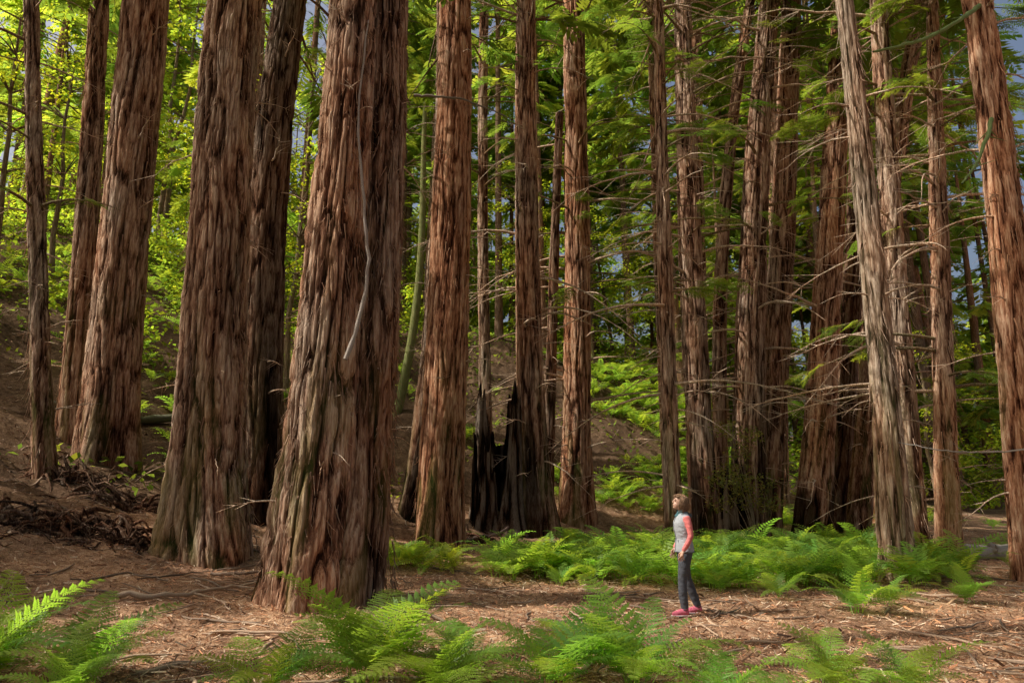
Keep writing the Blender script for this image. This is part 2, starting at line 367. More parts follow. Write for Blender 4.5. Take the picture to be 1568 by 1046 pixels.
    for q in range(int(twigs*2.2)+long):
        lg=q<long
        zz=random.uniform(zb+(4 if lg else 1.5),zt+1);aa=random.uniform(0,2*math.pi) if not lg else random.choice([random.uniform(-.6,.3),random.uniform(2.8,3.8)]);px,py=fn(zz);rr=float(np.interp(zz,z,r))
        d=np.array([math.cos(aa),math.sin(aa),0]);ln=random.uniform(2.4,4.4) if lg else random.uniform(.2,1)**1.2*tl*1.4;t=np.linspace(0,1,9)
        s=np.array([-d[1],d[0],0])
        P=np.array([px,py,zz])+d*rr*.8+np.outer(t*ln,d)+np.outer(np.cumsum(rng.normal(0,.022*ln,9)),s)+np.outer(random.uniform(-.1,.35)*ln*t-random.uniform(.1,.6)*ln*t*t,[0,0,1])
        tube(bx,P,(.009+.010*ln)*(1.08-t),5,0,(.1,.08,1.5),.85)
        if ln>.7:
            for h in range(5 if not lg else 12):
                c=random.randint(2,7);dd=d*random.uniform(.2,.8)+s*random.choice([-1,1])*.6+np.array([0,0,random.uniform(-.5,.3)])
                tt=np.linspace(0,1,4);tube(bx,P[c]+np.outer(tt*min(ln*.4,1.1),dd),.008*(1.1-tt),3,0,(.1,.1,1.5),.85)
    if crown and not stop:
        nl=26;zz=rng.uniform(max(zt+(2.5 if Yd<17 else -1.5),14),H-1,nl);px,py=fn(zz)
        LL=np.clip((H-zz)*.28,1,4.0)*rng.uniform(.6,1.1,nl)
        limbs(bx,np.stack([px,py,zz],1),rng.uniform(0,6.28,nl),LL,2.7,1.25,SPF,1,(.3,.1,1),(.09,.17,.04))
    for (z0,z1,nl,l0,l1,den,a0,a1) in green:
        zz=rng.uniform(z0,z1,nl);px,py=fn(zz)
        limbs(bx,np.stack([px,py,zz],1),rng.uniform(a0,a1,nl),rng.uniform(l0,l1,nl),den,.75,SPN,1,(.25,.25,1.3),GREEN,filt=.2,droop=.35,bare=.15)
    return bx.build(name,[BARK,LEAF])
R2=(math.radians(-200),math.radians(20))
G={13:[(7,18,15,1.5,3,4.4,*R2)],14:[(8,19,16,2,3.5,4.4,*R2)],12:[(8,21,14,2,4,4,*R2)],16:[(10,19,13,2,4,4,*R2)],18:[(12,20,9,2,3,4.4,*R2)],
 22:[(6,16,11,1.5,3.5,4.4,*R2)],23:[(4,16,16,1.5,3.5,4.4,*R2)],20:[(12,20,9,2,3.5,4.4,*R2)],25:[(8,21,14,2,3.5,4.4,*R2)],26:[(4,24,22,2,4,4,*R2)],9:[(11,24,11,2,3.5,4,*R2)],
 0:[(8,14,7,1.5,3,4,*R2)],27:[(8,23,14,2,4,3.5,*R2)],10:[(14,20,5,1.5,3,3.5,*R2)],28:[(9,17,7,1.5,3,4,*R2)],29:[(8,26,15,2,4,4,*R2)],30:[(8,26,15,2,4,4,*R2)]}
for i,(Yd,xb,xm,xt,rad,kw) in enumerate(T):
    redwood('redwood_tree',Yd,xb,xm,xt,rad,seed=i+1,green=G.get(i,()),**kw)
# unseen redwoods added beyond the frame edge so their crowns shade the view
OFF_SHADE=[(-15,9),(-11,2),(-20,3),(-9,-6),(-17,-5),(4,-7),(-24,10),(-27,-3),(11,-4),(18,6),(-32,6),(-18,13.5),(-27,20),(-33,24),(-36,15),(-22,-1),(-15,5)]
for i,(x,y) in enumerate(OFF_SHADE):
    bx=B();zb=tz(x,y);H=34+max(0,zb-3);z=np.linspace(zb-.3,H,60);r=np.interp(z,[zb,zb+2,H],[.6,.36,.05])
    tube(bx,np.stack([x+0*z,y+.02*(z-zb),z],1),r,24,0,(.4,0,1),.6)
    nl=44;zz=rng.uniform(zb+8,H-1,nl);LL=np.clip((H+2-zz)*.25,1,4.4)*rng.uniform(.6,1.1,nl)
    limbs(bx,np.stack([x+0*zz,y+0*zz,zz],1),rng.uniform(0,6.28,nl),LL,3.0,1.35,SPF,1,(.3,.1,1),(.09,.17,.04),filt=.6)
    bx.build('redwood_tree',[BARK,LEAF])
# ------------------------------------------------------------ distant forest
bx=B()
cnt=0
while cnt<120:
    tall=cnt<48
    Yd=rng.uniform(38,62) if tall else rng.uniform(34,105)
    if tall and cnt>34:Xd=rng.uniform(-.05,.6)*Yd
    elif tall and cnt>14:Xd=rng.uniform(-.35,.8)*Yd
    else:Xd=rng.uniform(-.82,.82)*Yd
    if Yd<48 and -14<Xd<8 and rng.random()<(.6 if tall else .75):continue
    cnt+=1
    zb=tz(Xd,Yd);H=(max(zb,2)+rng.uniform(40,54)) if tall else zb+rng.uniform(16,34);r=rng.uniform(.12,.42)
    z=np.linspace(zb-.3,H,16);lean=rng.normal(0,.03)
    tube(bx,np.stack([Xd+lean*(z-zb),Yd+0*z,z],1),np.interp(z,[zb,zb+2,H],[r*1.3,r,.04]),9,0,(rng.uniform(.2,.6),.1*rng.random(),rng.uniform(.5,.9)),.7)
    nl=int(rng.uniform(30,44))+(12 if tall else 0);zz=zb+ (H-zb)*rng.uniform(.3 if tall else .1,1,nl)**.9
    LL=np.clip((H-zz)*.22+.8,1,4.2)*rng.uniform(.6,1.15,nl)
    bc=np.array([.12,.215,.052])*rng.uniform(.7,1.4)
    fr=Yd>52
    limbs(bx,np.stack([Xd+lean*(zz-zb),Yd+0*zz,zz],1),rng.uniform(0,6.28,nl),LL,2.6,1.9 if fr else 1.4,SPX if fr else SPF,1,(.3,.2,1),bc,filt=0,rad=.02)
bx.build('distant_forest',[BARK,LEAF])
# ------------------------------------------------------------ broadleaf clumps
def leafcloud(b,cs,rs,ns,size,base,mt=1,bv=0.):
    for c,r,n in zip(cs,rs,ns):
        if mt==0 or size<.3:
            if not sunfilter(np.array([c],float),.2)[0]: continue
        d=rng.normal(size=(n,3));d/=np.linalg.norm(d,axis=1)[:,None];p=np.array(c)+d*(rng.uniform(.2,1,n)**.6)[:,None]*np.array(r)
        tv=np.array([(0,0,0),(.5,-.32,.05),(1,0,-.08),(.5,.32,.05)]);tf=np.array([[0,1,2,3]])
        Ms=frames(rng.uniform(0,6.28,n),rng.uniform(-.3,.9,n),rng.uniform(-.8,.8,n),size*rng.uniform(.6,1.3,n))
        inst(b,tv,tf,Ms,p,mt,foliage_col(n,np.array(base)*rng.uniform(1-bv,1+bv),.3))
bx=B();cs=[];rs=[];ns=[]
for q in range(330):
    Yd=rng.uniform(24,62);Xd=rng.uniform(-.8,.8)*Yd
    h=tz(Xd,Yd)
    if h<1 and Yd<38: continue
    if 0<Xd<13 and Yd<40: continue
    if Yd<27 and Xd>-10: continue
    r=rng.uniform(.5,1.5);cs.append((Xd,Yd,h+r*.5+rng.uniform(0,1)**2*4));rs.append((r*1.2,r*1.2,r*.8));ns.append(int(170*r))
leafcloud(bx,cs,rs,ns,.24,(.13,.23,.036),0,.4)
bx.build('understory_shrubs',[BROAD])
bx=B()
for q in range(66):
    Yd=rng.uniform(43,84);Xd=rng.uniform(-.82,.82)*Yd;zb=tz(Xd,Yd);H=rng.uniform(8,28)
    z=np.linspace(0,H,10);sx=np.cumsum(rng.normal(0,.25,10));P=np.stack([Xd+sx,Yd+0*z,zb+z],1)
    tube(bx,P,np.interp(z,[0,H],[.22,.04]),7,0,(.15,.2,1.1),.7);cs=[];rs=[];ns=[]
    for h in range(20):
        t=rng.uniform(.2,1);i=int(t*9);a=rng.uniform(0,6.28);l=rng.uniform(.5,4.2)
        e=P[i]+np.array([math.cos(a)*l,math.sin(a)*l,rng.uniform(-.1,.5)*l]);tt=np.linspace(0,1,4)
        tube(bx,P[i]+np.outer(tt,e-P[i]),.06*(1.1-tt),4,0,(.15,.2,1.1),.7)
        r=rng.uniform(.7,1.6);cs.append(e);rs.append((r*1.3,r*1.3,r*.6));ns.append(int(65*r))
    leafcloud(bx,cs,rs,ns,.40,(.155,.26,.045),1,.45)
bx.build('distant_broadleaf_forest',[BARK,BROAD])
def maple(x,y,H,R,n,base=(.17,.27,.032),zlow=.35,size=.13):
    bx=B();zb=tz(x,y);z=np.linspace(0,H,10);sx=np.cumsum(rng.normal(0,.12,10));
    P=np.stack([x+sx,y+0*z,zb+z],1);tube(bx,P,np.interp(z,[0,H],[.13,.03]),8,0,(.1,.25,1),.7)
    cs=[];rs=[];ns=[]
    for q in range(n):
        t=rng.uniform(zlow,1);i=int(t*9);a=rng.uniform(0,6.28);l=R*rng.uniform(.3,1)
        e=P[i]+np.array([math.cos(a)*l,math.sin(a)*l,rng.uniform(.1,.6)*l]);tt=np.linspace(0,1,5)
        tube(bx,P[i]+np.outer(tt,e-P[i])+np.outer(np.sin(tt*3.1)*.15*l,[0,0,1]),.03*(1.1-tt),4,0,(.1,.25,1),.7)
        cs.append(e);r=rng.uniform(.4,.9);rs.append((r,r,r*.35));ns.append(int(105*r))
    leafcloud(bx,cs,rs,ns,size,base,1,.2)
    return bx.build('maple_tree',[BARK,BROAD])
maple(-8.3,22,13,2.4,38);maple(-15.2,19,12,1.8,24,zlow=.55);maple(-9.0,27,15,3,44);maple(-3.6,33,12,3,44);maple(5.2,40,9,3,46)
maple(10,43,11,3.5,46);maple(22,36,10,3,36);maple(-19,27,12,3,36);maple(0.5,40,11,3,42);maple(-14,30,13,3,38)
bx=B();t=np.linspace(0,1,30);zb=tz(-4.9,29);P=np.stack([-5.0+1.3*t**.7+.25*np.sin(t*5),29+0*t,zb-.3+17*t],1)
tube(bx,P,.2*(1.1-.7*t),14,0,(.1,.75,1.3),.75);bx.build('mossy_tree',[BARK,LEAF])
# ------------------------------------------------------------ ferns
def frond(npair,npin,seed,start=22,end=115):
    r=random.Random(seed);n=40;V=[]
    ang=[math.radians(start+(end-start)*(i/n)**1.1) for i in range(n+1)]
    P=[np.zeros(3)]
    for i in range(n):P.append(P[-1]+np.array([math.sin(ang[i]),0,math.cos(ang[i])])/n)
    P=np.array(P)
    def at(s):
        x=s*n;i=min(int(x),n-1);return P[i]+(P[i+1]-P[i])*(x-i),(P[i+1]-P[i])*n
    for i in range(0,n-2,2):
        w_=.005*(1-i/n)+.001;a=P[i];c=P[i+2];y=np.array([0,w_,0]);V+=[a-y,a+y,c+y,c-y]
    for i in range(npair):
        s=.18+.81*(i/npair)**.92;p,tg=at(s);u=(s-.18)/.82
        ln=.26*min(1,(u*3.5+.5))*(1-u)**.8*r.uniform(.88,1.08)+.012
        sp=.81/npair
        up=np.cross(tg,[0,1,0]);up/=np.linalg.norm(up)
        if up[2]<0:up=-up
        for sd in (-1,1):
            d=np.array([0,sd,0])*.9+tg*.42+up*r.uniform(-.1,.12);d/=np.linalg.norm(d)
            lat=np.cross(d,up);lat/=np.linalg.norm(lat)
            if npin==0:
                V+=quad_blade(p,d,lat,ln,sp*.72);continue
            V+=quad_blade(p,d,lat,ln,sp*.34)
            for q in range(npin):
                t=(q+.3)/npin;pb=p+d*ln*t-up*ln*.18*t*t
                l2=sp*.60*(1-t)**.4*min(1,.6+ln*4);wd=ln/npin*.85
                for s2 in (-1,1):
                    d2=lat*s2*.85+d*.5-up*r.uniform(.0,.2);V+=quad_blade(pb,d2,d,l2,wd)
    V=np.array(V);return V,np.arange(len(V)).reshape(-1,4)
FH=[frond(15,8,1,18,105),frond(16,8,2,26,122),frond(14,7,3,12,88)]
FM=[frond(15,0,4,20,110),frond(14,0,5,30,125),frond(15,0,6,15,95)]
FL=[frond(10,0,7,20,115),frond(10,0,8,30,120),frond(10,0,9,25,100)]
def fern(bx,x,y,s,nf,tm,base=(.135,.28,.055)):
    z=tz(x,y)+.01;az=np.arange(nf)*2.4+rng.uniform(0,6);sz=s*rng.uniform(.65,1.1,nf)
    Ms=frames(az,rng.uniform(-.25,.3,nf),rng.uniform(-.3,.3,nf),sz);col=foliage_col(nf,base,.35);g=rng.integers(0,3,nf)
    Tt=np.array([x,y,z])+rng.normal(0,.05,(nf,3))*[1,1,0]
    for q in range(3):inst(bx,tm[q][0],tm[q][1],Ms[g==q],Tt[g==q],0,col[g==q])
for (x,y,s,nf) in [(-4.6,6.3,1.35,18),(-3.9,6.7,1.1,14),(-5.4,7.2,1.0,13),(-3.6,6.0,.9,11),(-1.3,6.6,1.45,18),(-.6,6.2,1.2,14),(-.5,7.2,.8,11),(.35,6.3,1.25,15),(1.05,6.4,1.2,17),(1.6,5.8,.8,13),(.7,7.3,.8,12),(2.7,6.3,.85,13),(1.1,7.4,.6,9),
    (4.9,10.3,1.05,13),(5.6,10.8,.8,10),(6.9,11,.85,11),(8.2,10.9,.65,9),(-8.3,9.6,.5,8),(-6.1,7.5,.6,9),(3.3,6.2,.8,12),(-2.1,6.3,1.0,11),(3.6,12.3,.7,9),(.9,13.2,.7,9),(4.3,11.6,.7,10),(2.1,5.8,.6,10)]:
    bx=B();fern(bx,x,y,s,nf,FH);bx.build('fern_plant',[FERN])
bx=B()
for q in range(250):
    y=rng.uniform(12.8,19.5);x=rng.uniform(-.5,8.9)
    if x<1.5 and (y>17 or y<13.6):continue
    fern(bx,x,y,rng.uniform(.8,1.35),9,FM)
for q in range(20):fern(bx,rng.uniform(-2.9,-.9),rng.uniform(14.4,16.6),rng.uniform(.55,.95),9,FM,(.16,.28,.045))
for q in range(50):
    x=rng.uniform(9,18);y=rng.uniform(14,24)
    if x>10.6 and 15.5<y<19:continue
    fern(bx,x,y,rng.uniform(.5,.9),8,FM)
bx.build('fern_patch',[FERN])
bx=B()
for q in range(1300):
    m=rng.random()
    if m<.4: x=rng.uniform(1.8,11);y=rng.uniform(26.5,40)
    elif m<.8: x=rng.uniform(-30,-6);y=rng.uniform(19,40)
    else: x=rng.uniform(-6,20);y=rng.uniform(28,44)
    if vn(x*.35,y*.35,3)<.38: continue
    fern(bx,x,y,rng.uniform(.7,1.2),8,FL,(.14,.27,.05))
bx.build('hillside_ferns',[FERN])
bx=B();n=30000
xx=rng.uniform(-34,34,n);yy=rng.uniform(16,55,n);h=terr(xx,yy);k=(vn(xx*.4+9,yy*.4,1)>.45)&(h>1.2)
xx,yy,h=xx[k],yy[k],h[k];n=len(xx)
tv=np.array([(0,0,0),(.5,-.3,.05),(1,0,-.08),(.5,.3,.05)])
inst(bx,tv,np.array([[0,1,2,3]]),frames(rng.uniform(0,6.28,n),rng.uniform(-1.2,.4,n),rng.uniform(-.8,.8,n),rng.uniform(.1,.3,n)),np.stack([xx,yy,h+rng.uniform(0,.25,n)],1),0,foliage_col(n,(.07,.12,.03),.4))
bx.build('ground_cover',[BROAD])
# ------------------------------------------------------------ litter, sticks
bx=B();n=90000
yy=5.2*(28/5.2)**rng.random(n);xx=rng.uniform(-.85,.85,n)*yy;zz=terr(xx,yy)+.004
ln=rng.uniform(.02,.08,n)*(1+yy/30)*np.where(rng.random(n)<.04,2.2,1);wd=rng.uniform(.06,.15,n)
tv=np.array([(-.5,-.5,0),(.5,-.35,.06),(.5,.35,.10),(-.5,.5,.03)]);tf=np.array([[0,1,2,3]])
Ms=frames(rng.uniform(0,6.28,n),rng.normal(0,.3,n),rng.normal(0,.5,n),ln);Ms[:,:,1]*=wd[:,None]*1.3
pal=np.array([(.56,.29,.15),(.66,.42,.25),(.38,.19,.10),(.16,.08,.045),(.76,.58,.41),(.60,.27,.13),(.25,.13,.075)])
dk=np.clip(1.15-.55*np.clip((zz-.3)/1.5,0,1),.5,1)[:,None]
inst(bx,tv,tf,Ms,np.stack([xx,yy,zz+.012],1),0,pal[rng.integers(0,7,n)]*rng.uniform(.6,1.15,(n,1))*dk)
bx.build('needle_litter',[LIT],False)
bx=B()
for q in range(430):
    y=5.5*(26/5.5)**rng.random();x=rng.uniform(-.85,.85)*y;a=rng.uniform(0,6.28);l=rng.uniform(.25,1.4)*(1.7 if q<40 else 1);t=np.linspace(-.5,.5,7)
    px=x+t*l*math.cos(a)+np.cumsum(rng.normal(0,.03,7));py=y+t*l*math.sin(a)+np.cumsum(rng.normal(0,.03,7))
    pz=terr(px,py)+.015+np.abs(rng.normal(0,.015));tube(bx,np.stack([px,py,pz],1),rng.uniform(.007,.019)*(1.6 if q<40 else 1)*(1.1-np.abs(t)),5,0,tuple(np.array((.36,.25,.17))*rng.uniform(.4,1.4)),.7)
bx.build('fallen_twigs',[LIT])
def branch(name,pts,r0,r1,col,side=0,mt=None,ground=True):
    bx=B();pts=np.array(pts,float);t=np.linspace(0,1,len(pts));tt=np.linspace(0,1,24)
    P=np.stack([np.interp(tt,t,pts[:,i]) for i in range(3)],1)
    for _ in range(2):P[1:-1]=(P[:-2]+P[1:-1]*2+P[2:])/4
    P+=rng.normal(0,.008,P.shape)
    if ground:P[:,2]=terr(P[:,0],P[:,1])+P[:,2]
    tube(bx,P,(r0+(r1-r0)*tt)*rng.uniform(.85,1.15,24),10,0,col,.75)
    for q in range(side):
        i=rng.integers(6,20);d=rng.normal(size=3);d[2]*=.4;d/=np.linalg.norm(d);s=np.linspace(0,1,5)
        tube(bx,P[i]+np.outer(s*rng.uniform(.2,.6),d),min(r0,r1)*.8*(1.1-s),5,0,col,.75)
    return bx.build(name,[mt or LIT])
branch('fallen_branch',[(-5.6,10.2,.06),(-5,10.5,.07),(-4.7,11.2,.08),(-4.1,12,.15)],.04,.022,(.44,.32,.22),4)
branch('fallen_branch',[(-5.2,12.4,.05),(-4.6,12.3,.12),(-4,12.5,.2)],.03,.02,(.28,.19,.13),3)
branch('fallen_branch',[(-1.3,20,.1),(-.4,21.5,.2),(.3,23,.5)],.05,.03,(.2,.13,.1),3)
branch('fallen_log',[(10.9,17.6,.16),(12.2,17.9,.18),(14,18.2,.2)],.15,.18,(.40,.34,.28),3)
branch('fallen_log',[(11.2,19.6,.12),(13,19.4,.14),(16,19.6,.14)],.13,.15,(.30,.26,.21),1)
branch('fallen_log',[(-14,20,.1),(-11,22,.2),(-9,23,.1)],.16,.1,(.10,.10,.05),3)
branch('hanging_dead_branch',[(-2.56,10.74,9.9),(-2.66,10.64,8.1),(-2.5,10.62,6.6),(-2.35,10.66,5.4),(-2.38,10.62,4.6),(-2.58,10.48,3.7)],.014,.038,(.34,.29,.245),1,ground=False)
branch('dead_limb',[(-2.9,18.3,13.1),(-1.5,18.1,12.9),(0,17.9,12.1)],.045,.015,(.2,.16,.12),6,ground=False)
branch('dead_limb',[(7.6,13.8,2.65),(8.4,13.6,2.45),(9.3,13.6,2.4),(10.4,13.5,2.5)],.010,.016,(.34,.31,.27),5,ground=False)
branch('mossy_limb',[(10.8,13.8,12.6),(9.9,13.2,11.8),(8.8,13,11.1),(7.6,12.8,10.7)],.06,.025,(.14,.20,.06),5,ground=False)
branch('mossy_limb',[(10.75,13.9,9.9),(10.3,13.5,9.2),(9.7,13.2,8.3),(9.2,13,7.8)],.05,.02,(.14,.20,.06),4,ground=False)
def roots(x,y,R,n):
    bx=B()
    for q in range(n):
        a=rng.uniform(0,6.28);r=R*rng.uniform(.1,.9);sx=x+r*math.cos(a);sy=y+r*math.sin(a)*.6;l=rng.uniform(.3,1.1)*R;a2=rng.uniform(0,6.28);t=np.linspace(0,1,8)
        px=sx+t*l*math.cos(a2)+np.cumsum(rng.normal(0,.05,8));py=sy+t*l*.6*math.sin(a2)
        pz=terr(px,py)+np.sin(t*3.14)*rng.uniform(.05,.5)*max(0,1-r/R)-.03+rng.normal(0,.015,8)
        tube(bx,np.stack([px,py,pz],1),rng.uniform(.015,.055)*(1.15-t),6,0,(rng.uniform(.1,.6),0,rng.uniform(.3,.9)),rng.uniform(.4,.75))
    return bx.build('root_tangle',[BARK])
roots(-8.6,13.2,1.4,110);roots(-7.4,13.6,1.0,80);roots(-10.2,16.2,1.4,70);roots(-1.2,20.5,1.3,40);roots(-9.8,11.5,1.2,70);roots(-8.4,15.6,1.2,60)
def stump(x,y,R,H,seed,gap):
    bx=B();k=90;m=40;a=np.arange(k)*2*math.pi/k;zb=tz(x,y)-.3
    top=H*(.45+.75*vn(np.cos(a)*2+seed,np.sin(a)*2,0*a)+.25*vn(np.cos(a)*7,np.sin(a)*7+seed,0*a)-.15)
    dg=np.abs((a-gap+math.pi)%(2*math.pi)-math.pi);top*=np.clip(.12+dg*1.4,.12,1)
    for inner in (0,1):
        t=np.linspace(0,1,m)[:,None];z=t*top[None]
        n1=vn(np.cos(a)[None]*R*7+seed,np.sin(a)[None]*R*7,z*.8);rg=np.clip(np.abs(2*n1-1)*2.4,0,1)
        R_=(R*(1+.35*np.exp(-z/.6))+(rg-.5)*.08)*(1-.12*t) - inner*(.13*(1-.75*t)+.0)
        v=np.stack([x+R_*np.cos(a),y+R_*np.sin(a),zb+z],-1)
        i=np.arange(m-1)[:,None];j=np.arange(k)[None]
        f=np.stack([i*k+j,i*k+(j+1)%k,(i+1)*k+(j+1)%k,(i+1)*k+j],-1).reshape(-1,4)
        bx.add(v,f,0,(.2,.02,.15 if inner else .33),rg.ravel())
    return bx.build('burnt_stump',[BARK])
stump(-.35,23.2,.95,4.8,3,math.radians(-95));stump(6.6,21,.42,2.6,8,math.radians(-70));stump(-.9,22.4,.4,3,12,math.radians(200))
bx=B();cs=[]
for q in range(20):
    e=np.array([7.0+rng.normal(0,.45),20.6+rng.normal(0,.3),rng.uniform(1.2,3.6)]);s=np.linspace(0,1,6);b0=np.array([7.2,20.9,tz(7.2,20.9)])
    tube(bx,b0+np.outer(s,e-b0)+np.outer(np.sin(s*3)*.1,[1,0,.5]),.018*(1.1-s),4,0,(.1,.2,1.2),.8)
    cs.append(e)
for c in cs:
    n=100;d=rng.normal(size=(n,3));d/=np.linalg.norm(d,axis=1)[:,None];p=c+d*(rng.uniform(.2,1,n)**.6)[:,None]*np.array((.45,.45,.3))
    inst(bx,np.array([(0,0,0),(.5,-.25,.05),(1,0,-.08),(.5,.25,.05)]),np.array([[0,1,2,3]]),frames(rng.uniform(0,6.28,n),rng.uniform(-.3,.9,n),rng.uniform(-.8,.8,n),rng.uniform(.07,.13,n)),p,1,foliage_col(n,(.11,.15,.065),.3))
bx.build('tanoak_shrub',[BARK,BROAD])
# ------------------------------------------------------------ hiker
def ell(c,r,tilt=0,nu=24,nv=14):
    u=np.linspace(0,2*math.pi,nu,endpoint=False);v=np.linspace(0,math.pi,nv)
    Vv,U=np.meshgrid(v,u,indexing='ij');P=np.stack([np.sin(Vv)*np.cos(U)*r[0],np.sin(Vv)*np.sin(U)*r[1],np.cos(Vv)*r[2]],-1).reshape(-1,3)
    if tilt:
        c_,s_=math.cos(tilt),math.sin(tilt);P=np.stack([P[:,0]*c_-P[:,2]*s_,P[:,1],P[:,0]*s_+P[:,2]*c_],1)
    i=np.arange(nv-1)[:,None];j=np.arange(nu)[None];f=np.stack([i*nu+j,(i+1)*nu+j,(i+1)*nu+(j+1)%nu,i*nu+(j+1)%nu],-1).reshape(-1,4)
    return P+np.array(c),f
parts=[]
def pe(lab,c,r,tilt=0):parts.append((lab,*ell(c,r,tilt)))
def pt(lab,pts,rs,flat=1.,k=20):
    pts=np.array(pts,float);n=len(pts);t=np.linspace(0,1,n);tt=np.linspace(0,1,max(14,n*6))
    P=np.stack([np.interp(tt,t,pts[:,i]) for i in range(3)],1);R=np.interp(tt,t,rs)
    for _ in range(3):P[1:-1]=(P[:-2]+2*P[1:-1]+P[2:])/4
    d0=P[0]-P[1];d0/=np.linalg.norm(d0);d1=P[-1]-P[-2];d1/=np.linalg.norm(d1)
    P=np.concatenate([[P[0]+d0*R[0]*.6,P[0]+d0*R[0]*.4],P,[P[-1]+d1*R[-1]*.4,P[-1]+d1*R[-1]*.6]]);R=np.concatenate([[.0008,R[0]*.75],R,[R[-1]*.75,.0008]])
    q=B();tube(q,P,R,k,flat=flat);parts.append((lab,q.V[0],q.F[0]))
def rings(lab,L_):
    k=28;a=np.arange(k)*2*math.pi/k;z=np.array([l[2] for l in L_]);zz=np.linspace(z[0],z[-1],26)
    g=[np.interp(zz,z,[l[i] for l in L_]) for i in (0,1,3,4)]
    v=[]
    v.append(np.tile([g[0][0],g[1][0],zz[0]],(k,1)))
    for i in range(26):v.append(np.stack([g[0][i]+g[2][i]*np.cos(a),g[1][i]+g[3][i]*np.sin(a),np.full(k,zz[i])],1))
    v.append(np.tile([g[0][-1],g[1][-1],zz[-1]],(k,1)));v=np.array(v).reshape(-1,3);n=28
    i=np.arange(n-1)[:,None];j=np.arange(k)[None];f=np.stack([i*k+j,i*k+(j+1)%k,(i+1)*k+(j+1)%k,(i+1)*k+j],-1).reshape(-1,4)
    parts.append((lab,v,f))
rings(1,[(0,0,.85,.130,.178),(0,0,.93,.126,.172),(0,0,1.04,.108,.145),(.012,0,1.16,.125,.155),(.012,0,1.26,.122,.16),(0,0,1.33,.10,.15),(-.008,0,1.375,.07,.10),(0,0,1.41,.05,.055)])
rings(3,[(0,0,.78,.09,.13),(0,0,.83,.108,.15),(0,0,.86,.11,.15)])
pt(3,[(0,-.085,.86),(-.02,-.095,.68),(-.05,-.1,.49),(-.13,-.105,.27),(-.2,-.11,.09)],[.088,.083,.062,.062,.05])
pt(3,[(0,.085,.86),(.045,.09,.68),(.085,.09,.49),(.085,.095,.27),(.065,.095,.09)],[.088,.083,.062,.062,.05])
for (fx,fy,pz) in ((-.2,-.11,0),(.065,.095,0)):
    pt(4,[(fx-.03,fy,.062),(fx+.06,fy,.055),(fx+.13,fy,.04),(fx+.175,fy,.035)],[.042,.045,.04,.026]);pt(4,[(fx,fy,.11),(fx-.005,fy,.06)],[.04,.042])
    pe(5,(fx+.065,fy,.014),(.145,.05,.017))
pt(2,[(-.005,-.15,1.32),(-.03,-.19,1.21),(-.06,-.215,1.08),(.0,-.222,.985),(.07,-.2,.9)],[.052,.046,.040,.036,.030])
pt(2,[(-.005,.15,1.32),(-.02,.19,1.21),(-.03,.215,1.08),(.03,.222,.975),(.08,.2,.89)],[.052,.046,.040,.036,.030])
for sy in (-1,1):
    wx=.075 if sy<0 else .085;zb_=.895 if sy<0 else .885
    pt(0,[(wx-.01,sy*.2,zb_+.02),(wx+.012,sy*.197,zb_-.03),(wx+.03,sy*.194,zb_-.07)],[.023,.028,.029],flat=.6)
    for q in range(4):
        o=(q-1.5)*.0205;l=[.066,.075,.07,.055][q];bx_=wx+.03+o*.9;by=sy*(.194);z0=zb_-.075-o*.35
        pt(0,[(bx_,by,z0),(bx_+.010+o*.2,by*.98,z0-l*.5),(bx_+o*.35-.002,by*.93,z0-l)],[.0082,.0078,.0066],k=10)
    pt(0,[(wx+.02,sy*.19,zb_-.02),(wx+.055,sy*.176,zb_-.045),(wx+.062,sy*.168,zb_-.082)],[.012,.010,.008],k=10)
pt(0,[(0,0,1.36),(.012,0,1.42),(.025,0,1.47)],[.055,.05,.05])
hc=np.array([.035,0,1.535]);tl=math.radians(14)
def hp(dx,dy,dz):
    return (hc[0]+dx*math.cos(tl)-dz*math.sin(tl),dy,hc[2]+dx*math.sin(tl)+dz*math.cos(tl))
pe(0,hp(-.005,0,.02),(.090,.072,.092),tl);pe(0,hp(.03,0,-.045),(.060,.052,.060),tl);pe(0,hp(.055,0,-.083),(.028,.028,.022),tl)
pe(0,hp(.090,0,-.008),(.016,.010,.024),tl);pe(0,hp(.095,0,-.022),(.014,.012,.009),tl)
pe(0,hp(.077,0,.024),(.013,.045,.010),tl);pe(0,hp(.078,0,-.052),(.013,.021,.005),tl);pe(0,hp(.078,0,-.062),(.012,.018,.006),tl)
for s in (-1,1):pe(0,hp(-.005,s*.073,-.01),(.017,.008,.03),tl)
pt(6,[(.055*math.cos(q),.058*math.sin(q),1.40+.012*math.cos(q)) for q in np.linspace(0,2*math.pi,13)],[.024]*13,k=12)
pt(6,[(.05,0,1.42),(.06,0,1.38),(.10,-.02,1.34)],[.026,.026,.016])
bb=B();kv=[];kl=[]
for lab,v,f in parts:
    bb.add(v,f);kv.append(v);kl+= [lab]*len(v)
kv=np.concatenate(kv)
ob=bb.build('body_src',[])
md=ob.modifiers.new('r','REMESH');md.mode='VOXEL';md.voxel_size=.0045
ms=ob.modifiers.new('s','SMOOTH');ms.iterations=2;ms.factor=.5
dg=bpy.context.evaluated_depsgraph_get();me=bpy.data.meshes.new_from_object(ob.evaluated_get(dg));bpy.data.objects.remove(ob)
kd=kdtree.KDTree(len(kv))
for i,v in enumerate(kv):kd.insert(v,i)
kd.balance()
